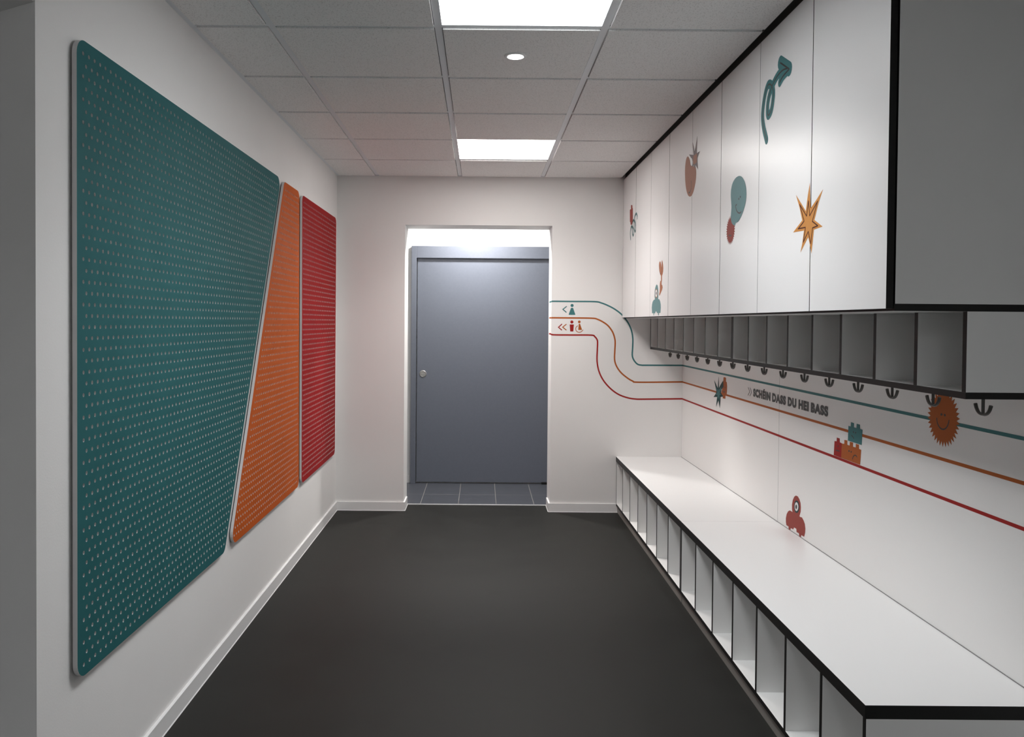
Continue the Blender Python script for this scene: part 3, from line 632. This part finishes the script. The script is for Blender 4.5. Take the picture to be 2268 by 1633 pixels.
# red spiky ball and balloon
rb = spiky((3.532, 1.8445), 0.0625, 0.0495, 32, math.pi/2)
t = root_for('spiky_ball_sticker', 'red spiky ball sticker tucked under the teal balloon face', DOORS, rb, group=G1)
part('ball_shape', lambda b: shape(b, DOORS, rb, REDS, 0.0003, E1), t)
part('smile', lambda b: strip(b, DOORS, smooth_open(S['ball_mouth']), 0.005, INK, E2), t)
t = root_for('balloon_sticker', 'large teal balloon-shaped sticker with a smiling face', DOORS, S['balloon'], group=G1)
part('balloon_shape', lambda b: shape(b, DOORS, smooth_closed(S['balloon']), TEALL, E2, E3), t)
for k in ('balloon_eye_a', 'balloon_eye_b'):
    part('eye', lambda b: shape(b, DOORS, smooth_closed(S[k]), INK, E3, E3+0.0003), t)
part('smile', lambda b: strip(b, DOORS, smooth_open(S['balloon_mouth']), 0.006, INK, E3+0.0003), t)
# teal arrow
t = root_for('arrow_sticker', 'large teal looping arrow sticker pointing to the upper right', DOORS, S['arrow_mid'], group=G1)
am = smooth_open(S['arrow_mid'], 8); ah = S['arrow_head']
part('band', lambda b: (strip(b, DOORS, am, 0.034, TEAL, E1), strip(b, DOORS, ah[:2], 0.050, TEAL, E1+0.0001), strip(b, DOORS, ah[1:], 0.034, TEAL, E1+0.00015)), t)
part('centre_line', lambda b: (strip(b, DOORS, am, 0.006, INK, E2), strip(b, DOORS, ah[:2], 0.006, INK, E2+0.0001), strip(b, DOORS, smooth_open(ah[1:]), 0.006, INK, E2+0.00015)), t)
# orange star
t = root_for('star_sticker', 'orange seven-pointed star sticker across the two nearest cupboard doors', DOORS, S['star'], group=G1)
part('star_shape', lambda b: shape(b, DOORS, S['star'], ORANL, 0.0003, E1), t)
part('star_outline', lambda b: [strip(b, DOORS, [S['star_line'][i], S['star_line'][i+1]], 0.0042, BROWN, E2+0.00002*i) for i in range(len(S['star_line'])-1)], t)

# right wall: burst, bottle, bricks, sun, red creature
t = root_for('burst_sticker', 'dark teal starburst sticker on the wall beside the orange bottle', PANEL, S['wall_burst'], group=G2)
part('burst_shape', lambda b: shape(b, PANEL, S['wall_burst'], TEALD, E2, E3), t)
cxb, czb = 5.268, 0.998
part('burst_centre', lambda b: shape(b, PANEL, [(cxb+(p[0]-cxb)*0.58, czb+(p[1]-czb)*0.50) for p in S['wall_burst']], TEAL, E3, E3+0.0003), t)
t = root_for('bottle_sticker', 'orange smiling bottle sticker on the wall under the coat hooks', PANEL, S['orange_bottle'], group=G2)
part('bottle_shape', lambda b: shape(b, PANEL, S['orange_bottle'], ORAN, E1, E2), t)
for k in ('obottle_eye_a', 'obottle_eye_b'): part('eye', lambda b: shape(b, PANEL, S[k], INK, E2, E3), t)
part('smile', lambda b: strip(b, PANEL, smooth_open(S['obottle_mouth']), 0.006, INK, E3), t)
def brick(key, label, mat, eyes, mouth, lv):
    t = root_for('brick_sticker', label, PANEL, S[key], group=G2)
    part('brick_shape', lambda b: shape(b, PANEL, S[key], mat, 0.0003, lv), t)
    for k in eyes: part('eye', lambda b: shape(b, PANEL, smooth_closed(S[k]), INK, lv, lv+0.0003), t)
    part('mouth', lambda b: strip(b, PANEL, smooth_open(S[mouth]), 0.0045, INK, lv+0.0003), t)
brick('orange_brick', 'wide orange three-stud brick sticker with a sad face', ORAN, ('ob_eye_a', 'ob_eye_b'), 'ob_mouth', 0.0009)
brick('red_brick', 'narrow red one-stud brick sticker beside the orange brick', RED, ('rb_eye',), 'rb_mouth', 0.0010)
brick('teal_brick', 'teal two-stud brick sticker stacked above the orange brick', TEAL, ('tb_eye_a', 'tb_eye_b'), 'tb_mouth', 0.0012)
sun = spiky((2.7045, 1.135), 0.0945, 0.0760, 34, -math.pi/2)
t = root_for('sun_sticker', 'orange smiling sun sticker with jagged rays under the cubby shelf', PANEL, sun, group=G2)
part('sun_shape', lambda b: shape(b, PANEL, sun, ORAN, 0.0003, 0.0010), t)
for k in ('sun_eye_a', 'sun_eye_b'): part('eye', lambda b: shape(b, PANEL, smooth_closed(S[k]), INK, 0.0010, 0.0013), t)
part('smile', lambda b: strip(b, PANEL, smooth_open(S['sun_mouth']), 0.0048, INK, 0.0013), t)
rc = S['red_critter']
t = root_for('creature_sticker', 'red one-eyed creature sticker standing just above the bench', PANEL, rc, group=G2)
part('body', lambda b: shape(b, PANEL, rc, REDS, 0.0003, E1), t)
e = part('eye', lambda b: shape(b, PANEL, smooth_closed(S['rc_ring']), TEALD, E1, E2), t)
part('eye_white', lambda b: shape(b, PANEL, smooth_closed(S['rc_white']), WHITEV, E2, E3), t).parent = e
part('pupil', lambda b: shape(b, PANEL, smooth_closed(S['rc_pupil']), INK, E3, E3+0.0003), t).parent = e

# the three coloured lines running from the doorway round the corner and along the bench
def stripe(label, pts, z, mat, ox):
    b = MB(); w_ = 0.0115
    p = smooth_open(pts[:-1] + [(XR-0.0003, z)])
    strip(b, BACK, [(OX1, p[0][1])] + [q for q in p if q[0] > OX1+0.002], w_, mat, ox, caps=False)
    strip(b, PANEL, [(YB-0.0003, z), (YE, z)], w_, mat, ox, caps=False)
    # short run into the opening's side
    z0 = p[0][1]; b.face([(OX1-ox, YB, z0-w_/2), (OX1-ox, YB, z0+w_/2), (OX1-ox, YT, z0+w_/2), (OX1-ox, YT, z0-w_/2)], mat)
    o = b.build('wall_stripe', origin=(XR, YB, z)); tag(o, label, 'wall stripe', 'coloured guide lines on the walls')
stripe('teal guide line, topmost of the three lines along the walls', S['stripe_teal'], 1.1247, TEAL, 0.0005)
stripe('orange guide line, middle one of the three lines along the walls', S['stripe_orange'], 0.9990, ORAN, 0.0005)
stripe('red guide line, lowest of the three lines along the walls', S['stripe_red'], 0.8705, RED, 0.0005)

# washroom pictograms on the far wall
def rnd(p, r=0.004): return rounded(p, r, 4)
t = root_for('pictogram', 'teal woman pictogram with left-pointing arrow, between teal and orange lines', BACK, S['picto_dress'], 'sign', 'washroom pictograms by the doorway')
part('head', lambda b: shape(b, BACK, circle((0.6862, 1.5732), 0.0118), TEAL, 0.0002, E1), t)
part('dress', lambda b: shape(b, BACK, rnd([(0.6785,1.5555),(0.6938,1.5555),(0.7125,1.502),(0.6596,1.502)], 0.0035), TEAL, 0.0002, E1), t)
part('arrow', lambda b: strip(b, BACK, S['chev1'], 0.0075, TEAL, E1, caps=False), t)
t = root_for('pictogram', 'red man pictogram with left-pointing arrow, between orange and red lines', BACK, S['man_body'], 'sign', 'washroom pictograms by the doorway')
part('head', lambda b: shape(b, BACK, circle((0.6858, 1.4478), 0.0118), RED, 0.0002, E1), t)
part('body', lambda b: shape(b, BACK, rnd([(0.6695,1.4293),(0.7015,1.4293),(0.6975,1.3757),(0.6737,1.3757)], 0.0035), RED, 0.0002, E1), t)
part('arrow', lambda b: strip(b, BACK, S['chev2'], 0.0075, RED, E1, caps=False), t)
t = root_for('pictogram', 'orange wheelchair user pictogram right of the red man pictogram', BACK, S['wc_body'], 'sign', 'washroom pictograms by the doorway')
part('head', lambda b: shape(b, BACK, circle((0.742, 1.4495), 0.0102), ORAN, 0.0002, E1), t)
part('body', lambda b: shape(b, BACK, rnd([(0.7385,1.4352),(0.7480,1.4352),(0.7640,1.388),(0.7343,1.388)], 0.003), ORAN, 0.0002, E1), t)
part('wheel', lambda b: strip(b, BACK, smooth_open(S['wc_wheel']), 0.0052, ORAN, E1), t)
part('arrow', lambda b: strip(b, BACK, S['chev3'], 0.0070, ORAN, E1, caps=False), t)

# lettering on the right wall
t = thing('wall_lettering', 'bold black words with double arrow between teal and orange lines', 'lettering', (XR-0.0003, 4.15, 1.0355))
CAP = 0.0457
def word(txt, y_left, y_right):
    cu = bpy.data.curves.new('word', 'FONT'); cu.body = txt; cu.size = 1.0; cu.offset = 0.068; cu.space_character = 1.15
    cu.fill_mode = 'FRONT'; cu.resolution_u = 5
    ob = bpy.data.objects.new('word_src', cu); C.objects.link(ob)
    bpy.context.view_layer.update()
    me = bpy.data.meshes.new_from_object(ob.evaluated_get(bpy.context.evaluated_depsgraph_get()))
    bpy.data.objects.remove(ob)
    xs = [v.co.x for v in me.vertices]; 
    cu2 = bpy.data.curves.new('cap', 'FONT'); cu2.body = 'H'; cu2.size = 1.0; cu2.offset = 0.068
    oc = bpy.data.objects.new('cap_src', cu2); C.objects.link(oc); bpy.context.view_layer.update()
    mc = bpy.data.meshes.new_from_object(oc.evaluated_get(bpy.context.evaluated_depsgraph_get())); bpy.data.objects.remove(oc)
    y0 = min(v.co.y for v in mc.vertices); y1 = max(v.co.y for v in mc.vertices)
    x0, x1 = min(xs), max(xs)
    for v in me.vertices:
        a = (v.co.x-x0)/(x1-x0)
        v.co = Vector((0, (y_left + (y_right-y_left)*a) - 4.15, (v.co.y-y0)/(y1-y0)*CAP))
    me.materials.clear(); me.materials.append(INK)
    o = bpy.data.objects.new('word', me); C.objects.link(o); o.parent = t; o.location = (-0.0006, 0, 0)
for txt, a, b_ in (('SCHÉIN', 4.5965, 4.3226), ('DASS', 4.2958, 4.1030), ('DU', 4.0775, 3.9665), ('HEI', 3.9390, 3.8166), ('BASS', 3.7910, 3.6010)): word(txt, a, b_)
for k in ('text_chev1', 'text_chev2'):
    part('arrow', lambda b: strip(b, PANEL, S[k], 0.0062, INK, E1, caps=False), t)
